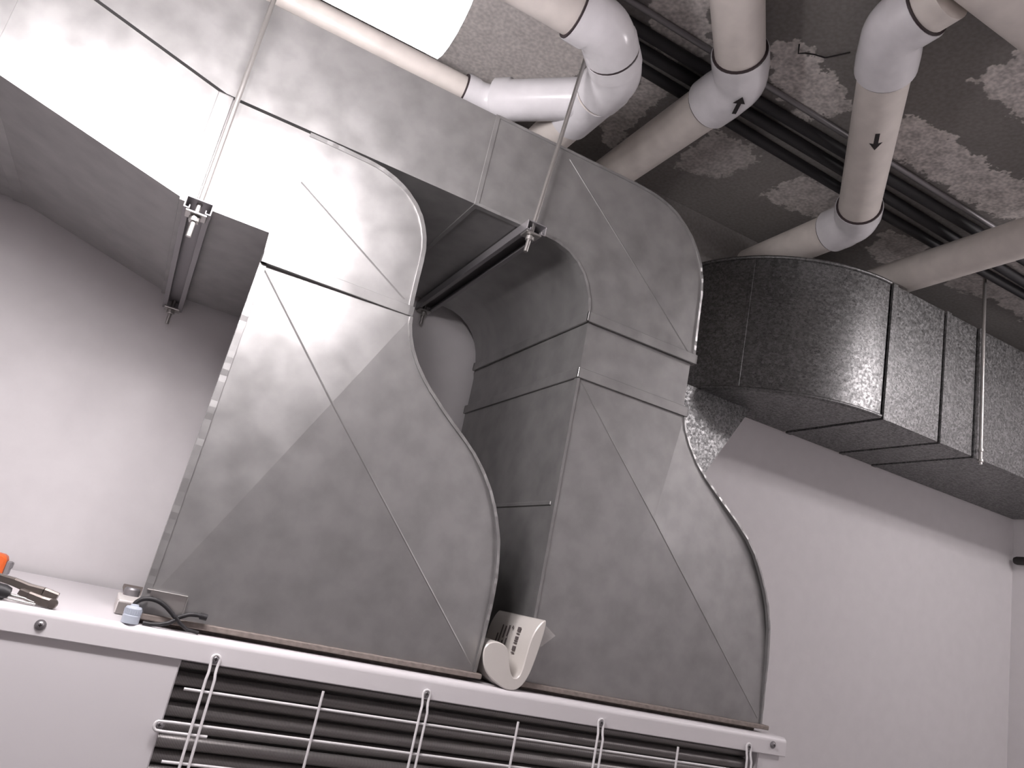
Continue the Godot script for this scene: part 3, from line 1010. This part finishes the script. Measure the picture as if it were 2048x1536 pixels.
# a 45 degree bend: two hubs and a curved middle; la and lb are the hub ends' distances from the vertex
func bend(a: Vector3, v: Vector3, b: Vector3, la: float, lb: float, parent: Node3D, r := PIPE_R) -> void:
	var da := (a - v).normalized()
	var db := (b - v).normalized()
	var hub := 0.048 * r / PIPE_R
	var path: Array = []
	var rad: Array = []
	var ro := r + 0.009
	var ri := r + 0.006
	path.append_array([v + da * la, v + da * (la - 0.003), v + da * maxf(la - hub, 0.034)])
	rad.append_array([ro - 0.0015, ro, ro])
	var q0 := v + da * 0.030
	var q1 := v + db * 0.030
	for i in 7:
		var s := i / 6.0
		path.append(q0.lerp(v, s).lerp(v.lerp(q1, s), s))
		rad.append(ri)
	path.append_array([v + db * maxf(lb - hub, 0.034), v + db * (lb - 0.003), v + db * lb])
	rad.append_array([ro, ro, ro - 0.0015])
	var st := st_new()
	tube(st, path, rad, 32)
	var o := part("bend", st, M.fitting, parent, "white plastic pipe bend")
	for k in 2:
		st = st_new()
		var d := da if k == 0 else db
		var l := la if k == 0 else lb
		tube(st, [v + d * (l - 0.004), v + d * (l + 0.0034)], [r + 0.0068, r + 0.0056], 32)
		part("glue_ring", st, M.glue, o)

# an arrow printed on the underside of a pipe, wrapped round it
func arrow(at: Vector3, dir: Vector3, around: float, r: float, parent: Node3D) -> void:
	var st := st_new()
	var side := dir.cross(Vector3.UP).normalized()
	var pts := [[0.034, 0.0], [0.006, 0.015], [0.008, 0.0052], [-0.032, 0.0052], [-0.032, -0.0052], [0.008, -0.0052], [0.006, -0.015]]
	var poly := PackedVector2Array()
	for p in pts:
		poly.append(Vector2(p[0], p[1]))
	var ix := Geometry2D.triangulate_polygon(poly)
	for i in range(0, ix.size(), 3):
		var v: Array[Vector3] = []
		var n: Array[Vector3] = []
		for j in 3:
			var q := poly[ix[i + j]]
			var a := around + q.y / r
			var o := -Vector3.UP * cos(a) + side * sin(a)
			n.append(o)
			v.append(at + dir * q.x + o * (r + 0.0007))
		tri(st, v[0], v[1], v[2], n[0], n[1], n[2])
	part("flow_arrow", st, M.ink, parent, "black printed flow arrow")

func pipes() -> void:
	# A: along the ducts, then two bends towards the back wall, with a branch; it hangs lower than the others
	var t := thing("drain_pipe", "white plastic pipe with twin bends and a branch behind the leaning rod", "pipe", Vector3(0.62, 3.25, 0.0))
	var ya := 3.25
	var ra := 0.0505
	var a0 := Vector3(-2.38, ya, 0.0995)
	var a1 := Vector3(0.564, ya, 0.0995)
	var a2 := Vector3(0.663, ya, 0.0005)
	var a3 := Vector3(0.663, ya, WALL)
	pipe_run(a0, a1 + Vector3(-0.04, 0, 0), t, ra)
	bend(a0, a1, a2, 0.074, 0.066, t, ra)
	bend(a1, a2, a3, 0.067, 0.078, t, ra)
	pipe_run(a2 + Vector3(0, 0, -0.05), a3, t, ra)
	var st := st_new()
	var d := Vector3(-1, 0, -1).normalized()
	var j := Vector3(0.663, ya, -0.106)
	var pth: Array = [j, j + d * 0.09, j + d * 0.200, j + d * 0.202, j + d * 0.238, j + d * 0.241, j + d * 0.246, j + d * 0.252]
	tube(st, pth, [0.049, 0.049, 0.049, 0.054, 0.054, 0.051, 0.040, 0.037], 32)
	part("branch", st, M.fitting, t)
	st = st_new()
	tube(st, [Vector3(0.663, ya, -0.091), Vector3(0.663, ya, -0.095), Vector3(0.663, ya, -0.205), Vector3(0.663, ya, -0.210)], [0.053, 0.057, 0.057, 0.053], 32)
	part("tee", st, M.fitting, t)
	var e := Vector3(0.476, ya, -0.295)
	bend(j + d * 0.18, e, Vector3(-1.0, ya, -0.295), 0.040, 0.066, t, 0.032)
	pipe_run(e + Vector3(-0.035, 0, 0), Vector3(-2.38, ya, -0.295), t, 0.032)
	# B
	t = thing("drain_pipe", "white plastic pipe with an arrow on its glossy single bend", "pipe", v3(0.98, 0))
	var b0 := v3(0.985, WALL)
	var b1 := v3(0.985, 0.018)
	var b2 := v3(0.505, 0.498)
	pipe_run(b0, b1 + Vector3(0, 0, -0.05), t)
	bend(b0, b1, b2, 0.118, 0.100, t)
	var db := (b2 - b1).normalized()
	pipe_run(b1 + db * 0.05, b2, t)
	arrow(b1 + Vector3(-0.003, 0, -0.008), Vector3(-0.42, 0, 0.907).normalized(), -0.12, PIPE_R + 0.0085, t)
	# C
	t = thing("drain_pipe", "white plastic pipe with an arrow between its two bends", "pipe", v3(1.4, 0))
	var c0 := v3(1.655, WALL)
	var c1 := v3(1.655, -0.209)
	var c2 := v3(1.100, 0.346)
	var c3 := v3(1.100, 0.471)
	pipe_run(c0, c1 + Vector3(0, 0, -0.05), t)
	bend(c0, c1, c2, 0.095, 0.085, t)
	var dc := (c2 - c1).normalized()
	pipe_run(c1 + dc * 0.05, c2 - dc * 0.05, t)
	bend(c1, c2, c3, 0.125, 0.075, t)
	pipe_run(c2 + Vector3(0, 0, 0.05), c3, t)
	arrow(v3(1.322, 0.124), -dc, 0.10, PIPE_R, t)
	# D
	t = thing("drain_pipe", "plain straight white plastic pipe crossing over the old spangled duct", "pipe", v3(2.02, 0))
	pipe_run(v3(2.022, WALL), v3(2.022, 0.474), t)
	# E: the main that the others join
	t = thing("main_pipe", "white plastic main pipe that the arrowed pipe joins", "pipe", v3(2.0, 0.53))
	pipe_run(v3(0.80, 0.53), v3(3.185, 0.53), t)

func ceiling_lines() -> void:
	var i := 0
	var names := ["black insulated line along the ceiling, thickest of its bundle", "black insulated line along the ceiling, between two others of its bundle", "black insulated line along the ceiling, next to the pale thin conduit"]
	for a in [[-0.085, 0.0155], [-0.150, 0.016], [-0.205, 0.015]]:
		var st := st_new()
		var p: Array = []
		for k in 25:
			var x := lerpf(-2.38, 3.18, k / 24.0)
			p.append(Vector3(x, CEIL - a[1] - 0.0005, a[0] - 0.008 * sin(x * 2.1 + i * 2.0) - 0.012 * (x - 1.0)))
		tube(st, p, a[1], 14)
		tag(part("refrigerant_line", st, M.rubber), names[i], "cable", "insulated lines along the ceiling")
		i += 1
	var st := st_new()
	tube(st, [Vector3(-2.38, CEIL - 0.008, -0.010), Vector3(3.18, CEIL - 0.008, -0.060)], 0.008, 10)
	tag(part("thin_conduit", st, M.strut), "thin grey conduit beside the black lines along the ceiling", "conduit")
	# a stub of tie wire left in the concrete
	st = st_new()
	tube(st, [Vector3(1.069, CEIL, 0.106), Vector3(1.075, CEIL - 0.02, 0.100), Vector3(1.092, CEIL - 0.012, 0.104), Vector3(1.118, CEIL - 0.004, 0.108), Vector3(1.142, CEIL - 0.007, 0.119), Vector3(1.174, CEIL - 0.002, 0.164)], 0.0018, 6)
	tag(part("tie_wire", st, M.ink), "bent tie wire sticking out of the concrete ceiling", "wire")

# ------------------------------------------------------------------ things lying on the unit

func extrude(st: SurfaceTool, poly: Array, zf: float, zb: float, round_edge := 0.0, waist := 0.0, squeeze := 1.0, mid := 0.0) -> void:
	var pp := PackedVector2Array(poly)
	if Geometry2D.is_polygon_clockwise(pp):
		pp.reverse()
	var inner := PackedVector2Array()
	var n_p := pp.size()
	var vn: Array[Vector2] = []
	for i in n_p:
		var e0 := (pp[i] - pp[(i - 1 + n_p) % n_p]).normalized()
		var e1 := (pp[(i + 1) % n_p] - pp[i]).normalized()
		vn.append((Vector2(e0.y, -e0.x) + Vector2(e1.y, -e1.x)).normalized())
	for i in n_p:
		inner.append(pp[i] - vn[i] * round_edge)
	var rings := [[inner, zf], [pp, zf - round_edge], [pp, zb]]
	if squeeze < 1.0:      # drawn in between the ducts behind the depth "waist"
		var thin := PackedVector2Array()
		for q in pp:
			thin.append(Vector2(mid + (q.x - mid) * squeeze, q.y))
		rings = [[inner, zf], [pp, zf - round_edge], [thin, waist], [thin, zb]]
		pp = thin
	for k in rings.size() - 1:
		for i in n_p:
			var i2 := (i + 1) % n_p
			var A: PackedVector2Array = rings[k][0]
			var B: PackedVector2Array = rings[k + 1][0]
			var za: float = rings[k][1]
			var zc: float = rings[k + 1][1]
			var tilt := 1.0 if k == 0 and round_edge > 0 else 0.0
			var na := Vector3(vn[i].x, vn[i].y, tilt).normalized()
			var nb := Vector3(vn[i2].x, vn[i2].y, tilt).normalized()
			quadn(st, Vector3(A[i].x, A[i].y, za), Vector3(A[i2].x, A[i2].y, za), Vector3(B[i2].x, B[i2].y, zc), Vector3(B[i].x, B[i].y, zc), na, nb, nb, na)
	for k in [[inner, zf, 1.0], [pp, zb, -1.0]]:
		var q: PackedVector2Array = k[0]
		var ix := Geometry2D.triangulate_polygon(q)
		var n := Vector3(0, 0, k[2])
		for i in range(0, ix.size(), 3):
			tri(st, Vector3(q[ix[i]].x, q[ix[i]].y, k[1]), Vector3(q[ix[i + 1]].x, q[ix[i + 1]].y, k[1]), Vector3(q[ix[i + 2]].x, q[ix[i + 2]].y, k[1]), n, n, n)

func smooth(poly: Array, steps: int) -> Array:
	var out := poly
	for s in steps:
		var nx: Array = []
		for i in out.size():
			var a: Vector2 = out[i]
			var b: Vector2 = out[(i + 1) % out.size()]
			nx.append(a.lerp(b, 0.25))
			nx.append(a.lerp(b, 0.75))
		out = nx
	return out

func small_things() -> void:
	# rolled plastic pouch between the ducts
	var pouch_m := mat(Color(0.86, 0.84, 0.82), 0.3)
	pouch_m.clearcoat_enabled = true
	pouch_m.clearcoat = 0.5
	pouch_m.clearcoat_roughness = 0.2
	var dy := TOP + 0.001 - 1.9615
	var P := [Vector2(0.6302, 2.0214), Vector2(0.6467, 2.0329), Vector2(0.6708, 2.0309), Vector2(0.6844, 2.0174), Vector2(0.6904, 1.9921), Vector2(0.7034, 1.9768), Vector2(0.7146, 1.9872), Vector2(0.7177, 2.0139), Vector2(0.7199, 2.0407), Vector2(0.7272, 2.0645), Vector2(0.7426, 2.0840), Vector2(0.7484, 2.0798), Vector2(0.7458, 2.0500), Vector2(0.7381, 2.0085), Vector2(0.7297, 1.9808), Vector2(0.7147, 1.9626), Vector2(0.6928, 1.9585), Vector2(0.6677, 1.9670), Vector2(0.6442, 1.9805), Vector2(0.6324, 2.0001)]
	for i in P.size():
		P[i] = Vector2(P[i].x * 0.985 + 0.0105, P[i].y + dy * clampf((2.084 - P[i].y) / 0.12, 0.0, 1.0))
	var t := thing("plastic_pouch", "clear plastic pouch with white printed leaflet, curled up between the two ducts", "pouch", Vector3(0.70, TOP, -0.09))
	var st := st_new()
	extrude(st, smooth(P, 2), -0.004, -0.17, 0.0018, -0.030, 0.74, 0.6905)
	part("leaflet", st, pouch_m, t)
	# print on the inner face: a bar code and rows of text
	var a := Vector2(0.7165, 2.008)
	var b := Vector2(0.7248, 2.062)
	var u := (b - a)
	var nn := Vector2(-u.y, u.x).normalized()
	st = st_new()
	var bars := [0.10, 0.20, 0.28, 0.42, 0.50, 0.60, 0.74, 0.84, 0.92]
	for k in bars.size():
		var c: Vector2 = a + u * bars[k] + nn * 0.0030
		box(st, Vector3(0.6905 + (c.x - 0.6905) * 0.76, c.y, -0.042), Vector3(0.0006, 0.0022 + 0.0014 * (k % 3), 0.012), 0.0, Basis(Vector3(0, 0, 1), -0.15))
	for row in [[-0.068, 0.86, 0.96], [-0.082, 0.1, 0.5], [-0.082, 0.56, 0.95], [-0.096, 0.0, 0.4], [-0.096, 0.48, 0.9], [-0.110, 0.1, 0.92], [-0.122, 0.2, 0.6]]:
		var c: Vector2 = a + u * ((row[1] + row[2]) / 2) + nn * 0.0030
		box(st, Vector3(0.6905 + (c.x - 0.6905) * 0.74, c.y, row[0]), Vector3(0.0006, (row[2] - row[1]) * u.length(), 0.0035), 0.0, Basis(Vector3(0, 0, 1), -0.15))
	part("print", st, mat(Color(0.36, 0.33, 0.33), 0.6), t, "grey bar code and lines of print")
	# clear corner of the pouch
	var film := mat(Color(0.92, 0.90, 0.89, 0.22), 0.08)
	film.transparency = BaseMaterial3D.TRANSPARENCY_ALPHA
	film.cull_mode = BaseMaterial3D.CULL_DISABLED
	st = st_new()
	extrude(st, [Vector2(0.7420, 2.0800), Vector2(0.7776, 2.0590), Vector2(0.7425, 2.0260)], -0.016, -0.0164)
	part("clear_corner", st, film, t, "transparent film corner")
	# bottle cap
	t = thing("bottle_cap", "small pale blue translucent cap standing by the duct's corner", "cap", Vector3(0.060, TOP, -0.012))
	var capm := mat(Color(0.80, 0.83, 0.88), 0.3)
	capm.backlight_enabled = true
	capm.backlight = Color(0.3, 0.32, 0.35)
	st = st_new()
	lathe(st, Vector3(0.060, TOP, -0.014), [Vector2(0.0, 0.0), Vector2(0.0125, 0.0), Vector2(0.0125, 0.011), Vector2(0.0115, 0.012), Vector2(0.0118, 0.021), Vector2(0.0105, 0.0235), Vector2(0.006, 0.0245), Vector2(0.0055, 0.027), Vector2(0.0, 0.0275)], Vector3.UP, 24)
	part("shell", st, capm, t)
	st = st_new()
	for k in 24:
		var an := TAU * k / 24.0
		box(st, Vector3(0.060 + cos(an) * 0.0119, TOP + 0.0165, -0.014 + sin(an) * 0.0119), Vector3(0.0010, 0.0075, 0.0010), 0.0, Basis(Vector3.UP, -an))
	part("ribs", st, capm, t)
	# black lead with a plug
	t = thing("black_lead", "black looped lead with a small plug lying against the duct base", "cable", Vector3(0.1, TOP, -0.014))
	var lead := [Vector2(0.0581, 1.9770), Vector2(0.0611, 1.9839), Vector2(0.0703, 1.9899), Vector2(0.0857, 1.9907), Vector2(0.1002, 1.9854), Vector2(0.1122, 1.9773), Vector2(0.1205, 1.9715), Vector2(0.1286, 1.9749), Vector2(0.1379, 1.9793), Vector2(0.1493, 1.9807)]
	st = st_new()
	var cv := Curve3D.new()
	for k in lead.size():
		var q: Vector2 = lead[k]
		var pr: Vector2 = lead[maxi(k - 1, 0)]
		var nx: Vector2 = lead[mini(k + 1, lead.size() - 1)]
		var tg := (nx - pr) * 0.18
		cv.add_point(Vector3(q.x, q.y, -0.016), Vector3(-tg.x, -tg.y, 0), Vector3(tg.x, tg.y, 0))
	cv.bake_interval = 0.003
	tube(st, Array(cv.get_baked_points()), 0.0034, 10)
	tube(st, [Vector3(0.1225, 1.9700, -0.012), Vector3(0.112, 1.9625, -0.010), Vector3(0.101, 1.9585, -0.010), Vector3(0.0875, TOP + 0.0034, -0.012), Vector3(0.078, TOP + 0.0034, -0.014)], 0.0032, 10)
	tube(st, [Vector3(0.119, 1.9735, -0.010), Vector3(0.127, 1.966, -0.011), Vector3(0.140, 1.958, -0.012), Vector3(0.158, TOP + 0.003, -0.013)], 0.0028, 10)
	part("lead", st, M.rubber, t)
	st = st_new()
	tube(st, [Vector3(0.1480, 1.9805, -0.016), Vector3(0.1530, 1.9803, -0.016), Vector3(0.1535, 1.9803, -0.016), Vector3(0.1640, 1.9795, -0.016)], [0.0028, 0.0030, 0.0050, 0.0048], 12)
	part("plug", st, M.rubber, t)
	# folded metal bracket leaning on the duct
	t = thing("sheet_bracket", "small bent sheet metal bracket leaning on the duct corner", "bracket", Vector3(0.1, TOP + 0.016, -0.03))
	st = st_new()
	var bq := [Vector3(0.069, TOP + 0.024, -0.0265), Vector3(0.132, TOP + 0.021, -0.0265), Vector3(0.129, 2.0029, -0.0245), Vector3(0.0696, 2.0039, -0.0245)]
	var bn := Vector3(0, -0.05, 1).normalized()
	quad(st, bq[0], bq[1], bq[2], bq[3], bn)
	for q in 4:
		bq[q] = bq[q] - Vector3(0, 0, 0.0015)
	quad(st, bq[0], bq[1], bq[2], bq[3], -bn)
	box(st, Vector3(0.0993, 2.0036, -0.0235), Vector3(0.0595, 0.0018, 0.006), 0.0005)
	box(st, Vector3(0.129, TOP + 0.036, -0.0245), Vector3(0.0016, 0.026, 0.005), 0.0004)
	part("plate", st, M.zinc, t)
	# carton and fitting behind the duct corner
	t = thing("small_carton", "small white carton with a grey end tucked behind the duct corner", "box", Vector3(0.05, TOP, -0.15))
	st = st_new()
	box(st, Vector3(0.058, TOP + 0.0115, -0.185), Vector3(0.040, 0.022, 0.15), 0.0015)
	part("body", st, mat(Color(0.88, 0.86, 0.85), 0.7), t)
	st = st_new()
	box(st, Vector3(0.058, TOP + 0.0100, -0.1085), Vector3(0.037, 0.0185, 0.003), 0.0008)
	part("grey_end", st, mat(Color(0.50, 0.48, 0.47), 0.6), t)
	st = st_new()
	lathe(st, Vector3(0.058, TOP + 0.0225, -0.225), [Vector2(0.013, 0.0), Vector2(0.013, 0.010), Vector2(0.011, 0.013), Vector2(0.0, 0.0135)], Vector3.UP, 18)
	tag(part("pipe_plug", st, M.strut), "round grey plug resting on the small carton", "plug")
	# locking pliers
	t = thing("locking_pliers", "worn steel locking pliers lying on the white cabinet top", "pliers", Vector3(-0.08, TOP, -0.03))
	var steel := mat(Color(0.55, 0.52, 0.50), 0.35, 0.85)
	st = st_new()
	pliers_bar(st, [Vector3(-0.17, TOP + 0.030, -0.05), Vector3(-0.122, TOP + 0.0275, -0.045), Vector3(-0.1026, TOP + 0.0255, -0.04), Vector3(-0.0815, TOP + 0.021, -0.035), Vector3(-0.0616, TOP + 0.0195, -0.03), Vector3(-0.0423, TOP + 0.0165, -0.028)], [0.010, 0.010, 0.011, 0.012, 0.013, 0.011], 0.012)
	part("upper_jaw", st, steel, t)
	st = st_new()
	pliers_bar(st, [Vector3(-0.090, TOP + 0.0155, -0.026), Vector3(-0.0778, TOP + 0.0125, -0.022), Vector3(-0.0595, TOP + 0.0085, -0.018), Vector3(-0.0480, TOP + 0.0075, -0.015)], [0.008, 0.011, 0.013, 0.013], 0.011)
	part("lower_jaw", st, steel, t)
	st = st_new()
	lathe(st, Vector3(-0.0455, TOP + 0.0075, -0.022), [Vector2(0.0, -0.001), Vector2(0.0070, 0.0), Vector2(0.0070, 0.011), Vector2(0.0055, 0.0135), Vector2(0.0, 0.014)], Vector3(0, 0, 1), 18)
	part("pivot", st, steel, t)
	st = st_new()
	tube(st, [Vector3(-0.12, TOP + 0.0065, -0.025), Vector3(-0.100, TOP + 0.0085, -0.022), Vector3(-0.0820, TOP + 0.0075, -0.019), Vector3(-0.068, TOP + 0.0045, -0.016)], 0.0022, 8)
	tube(st, [Vector3(-0.12, TOP + 0.0030, -0.018), Vector3(-0.100, TOP + 0.0042, -0.016), Vector3(-0.0820, TOP + 0.0030, -0.014), Vector3(-0.066, TOP + 0.0025, -0.014)], 0.0018, 8)
	part("spring_link", st, M.zinc, t)
	# black handle end
	t = thing("tool_handle", "dark grey rounded tool handle end beside the steel pliers", "tool", Vector3(-0.12, TOP, -0.02))
	st = st_new()
	tube(st, [Vector3(-0.19, TOP + 0.0115, -0.030), Vector3(-0.125, TOP + 0.0115, -0.022), Vector3(-0.108, TOP + 0.0110, -0.020), Vector3(-0.102, TOP + 0.0105, -0.019), Vector3(-0.1005, TOP + 0.0100, -0.019)], [0.0105, 0.0110, 0.0105, 0.008, 0.003], 16)
	part("grip", st, M.rubber, t)
	st = st_new()
	tube(st, [Vector3(-0.121, TOP + 0.0115, -0.0215), Vector3(-0.118, TOP + 0.0115, -0.0213)], 0.0118, 16)
	part("ridge", st, M.strut, t)
	# orange tape measure
	t = thing("orange_case", "orange plastic tool case with a grey metal tip", "tool", Vector3(-0.16, TOP, -0.25))
	st = st_new()
	extrude(st, smooth([Vector2(-0.21, TOP + 0.001), Vector2(-0.150, TOP + 0.001), Vector2(-0.1395, TOP + 0.006), Vector2(-0.1385, TOP + 0.028), Vector2(-0.1385, TOP + 0.044), Vector2(-0.148, TOP + 0.0495), Vector2(-0.21, TOP + 0.050)], 1), -0.23, -0.265, 0.004)
	part("case", st, mat(Color(0.87, 0.40, 0.18), 0.45), t)
	st = st_new()
	box(st, Vector3(-0.1345, TOP + 0.028, -0.245), Vector3(0.008, 0.022, 0.024), 0.0015)
	box(st, Vector3(-0.1315, TOP + 0.033, -0.245), Vector3(0.006, 0.011, 0.020), 0.0015)
	part("tip", st, M.strut, t)

# a flat bar of varying height along a path
func pliers_bar(st: SurfaceTool, p: Array, h: Array, w: float) -> void:
	for i in range(p.size() - 1):
		var a: Vector3 = p[i]
		var b: Vector3 = p[i + 1]
		var d := (b - a).normalized()
		var s := d.cross(Vector3.UP).normalized()
		var u := s.cross(d).normalized()
		var c := []
		for e in [[a, h[i]], [b, h[i + 1]]]:
			var q: Vector3 = e[0]
			var hh: float = e[1]
			c.append([q + s * w / 2 - u * hh / 2, q + s * w / 2 + u * hh * 0.3, q + s * w * 0.3 + u * hh / 2, q - s * w * 0.3 + u * hh / 2, q - s * w / 2 + u * hh * 0.3, q - s * w / 2 - u * hh / 2])
		for k in 6:
			var k2 := (k + 1) % 6
			var n: Vector3 = (c[0][k2] - c[0][k]).cross(d)
			var mid: Vector3 = (c[0][k] + c[0][k2]) / 2 - a
			if n.dot(mid) < 0:
				n = -n
			n = n.normalized()
			quad(st, c[0][k], c[1][k], c[1][k2], c[0][k2], n)
		for e in 2:
			if (e == 0 and i == 0) or (e == 1 and i == p.size() - 2):
				var n := -d if e == 0 else d
				for k in range(1, 5):
					tri(st, c[e][0], c[e][k], c[e][k + 1], n, n, n)
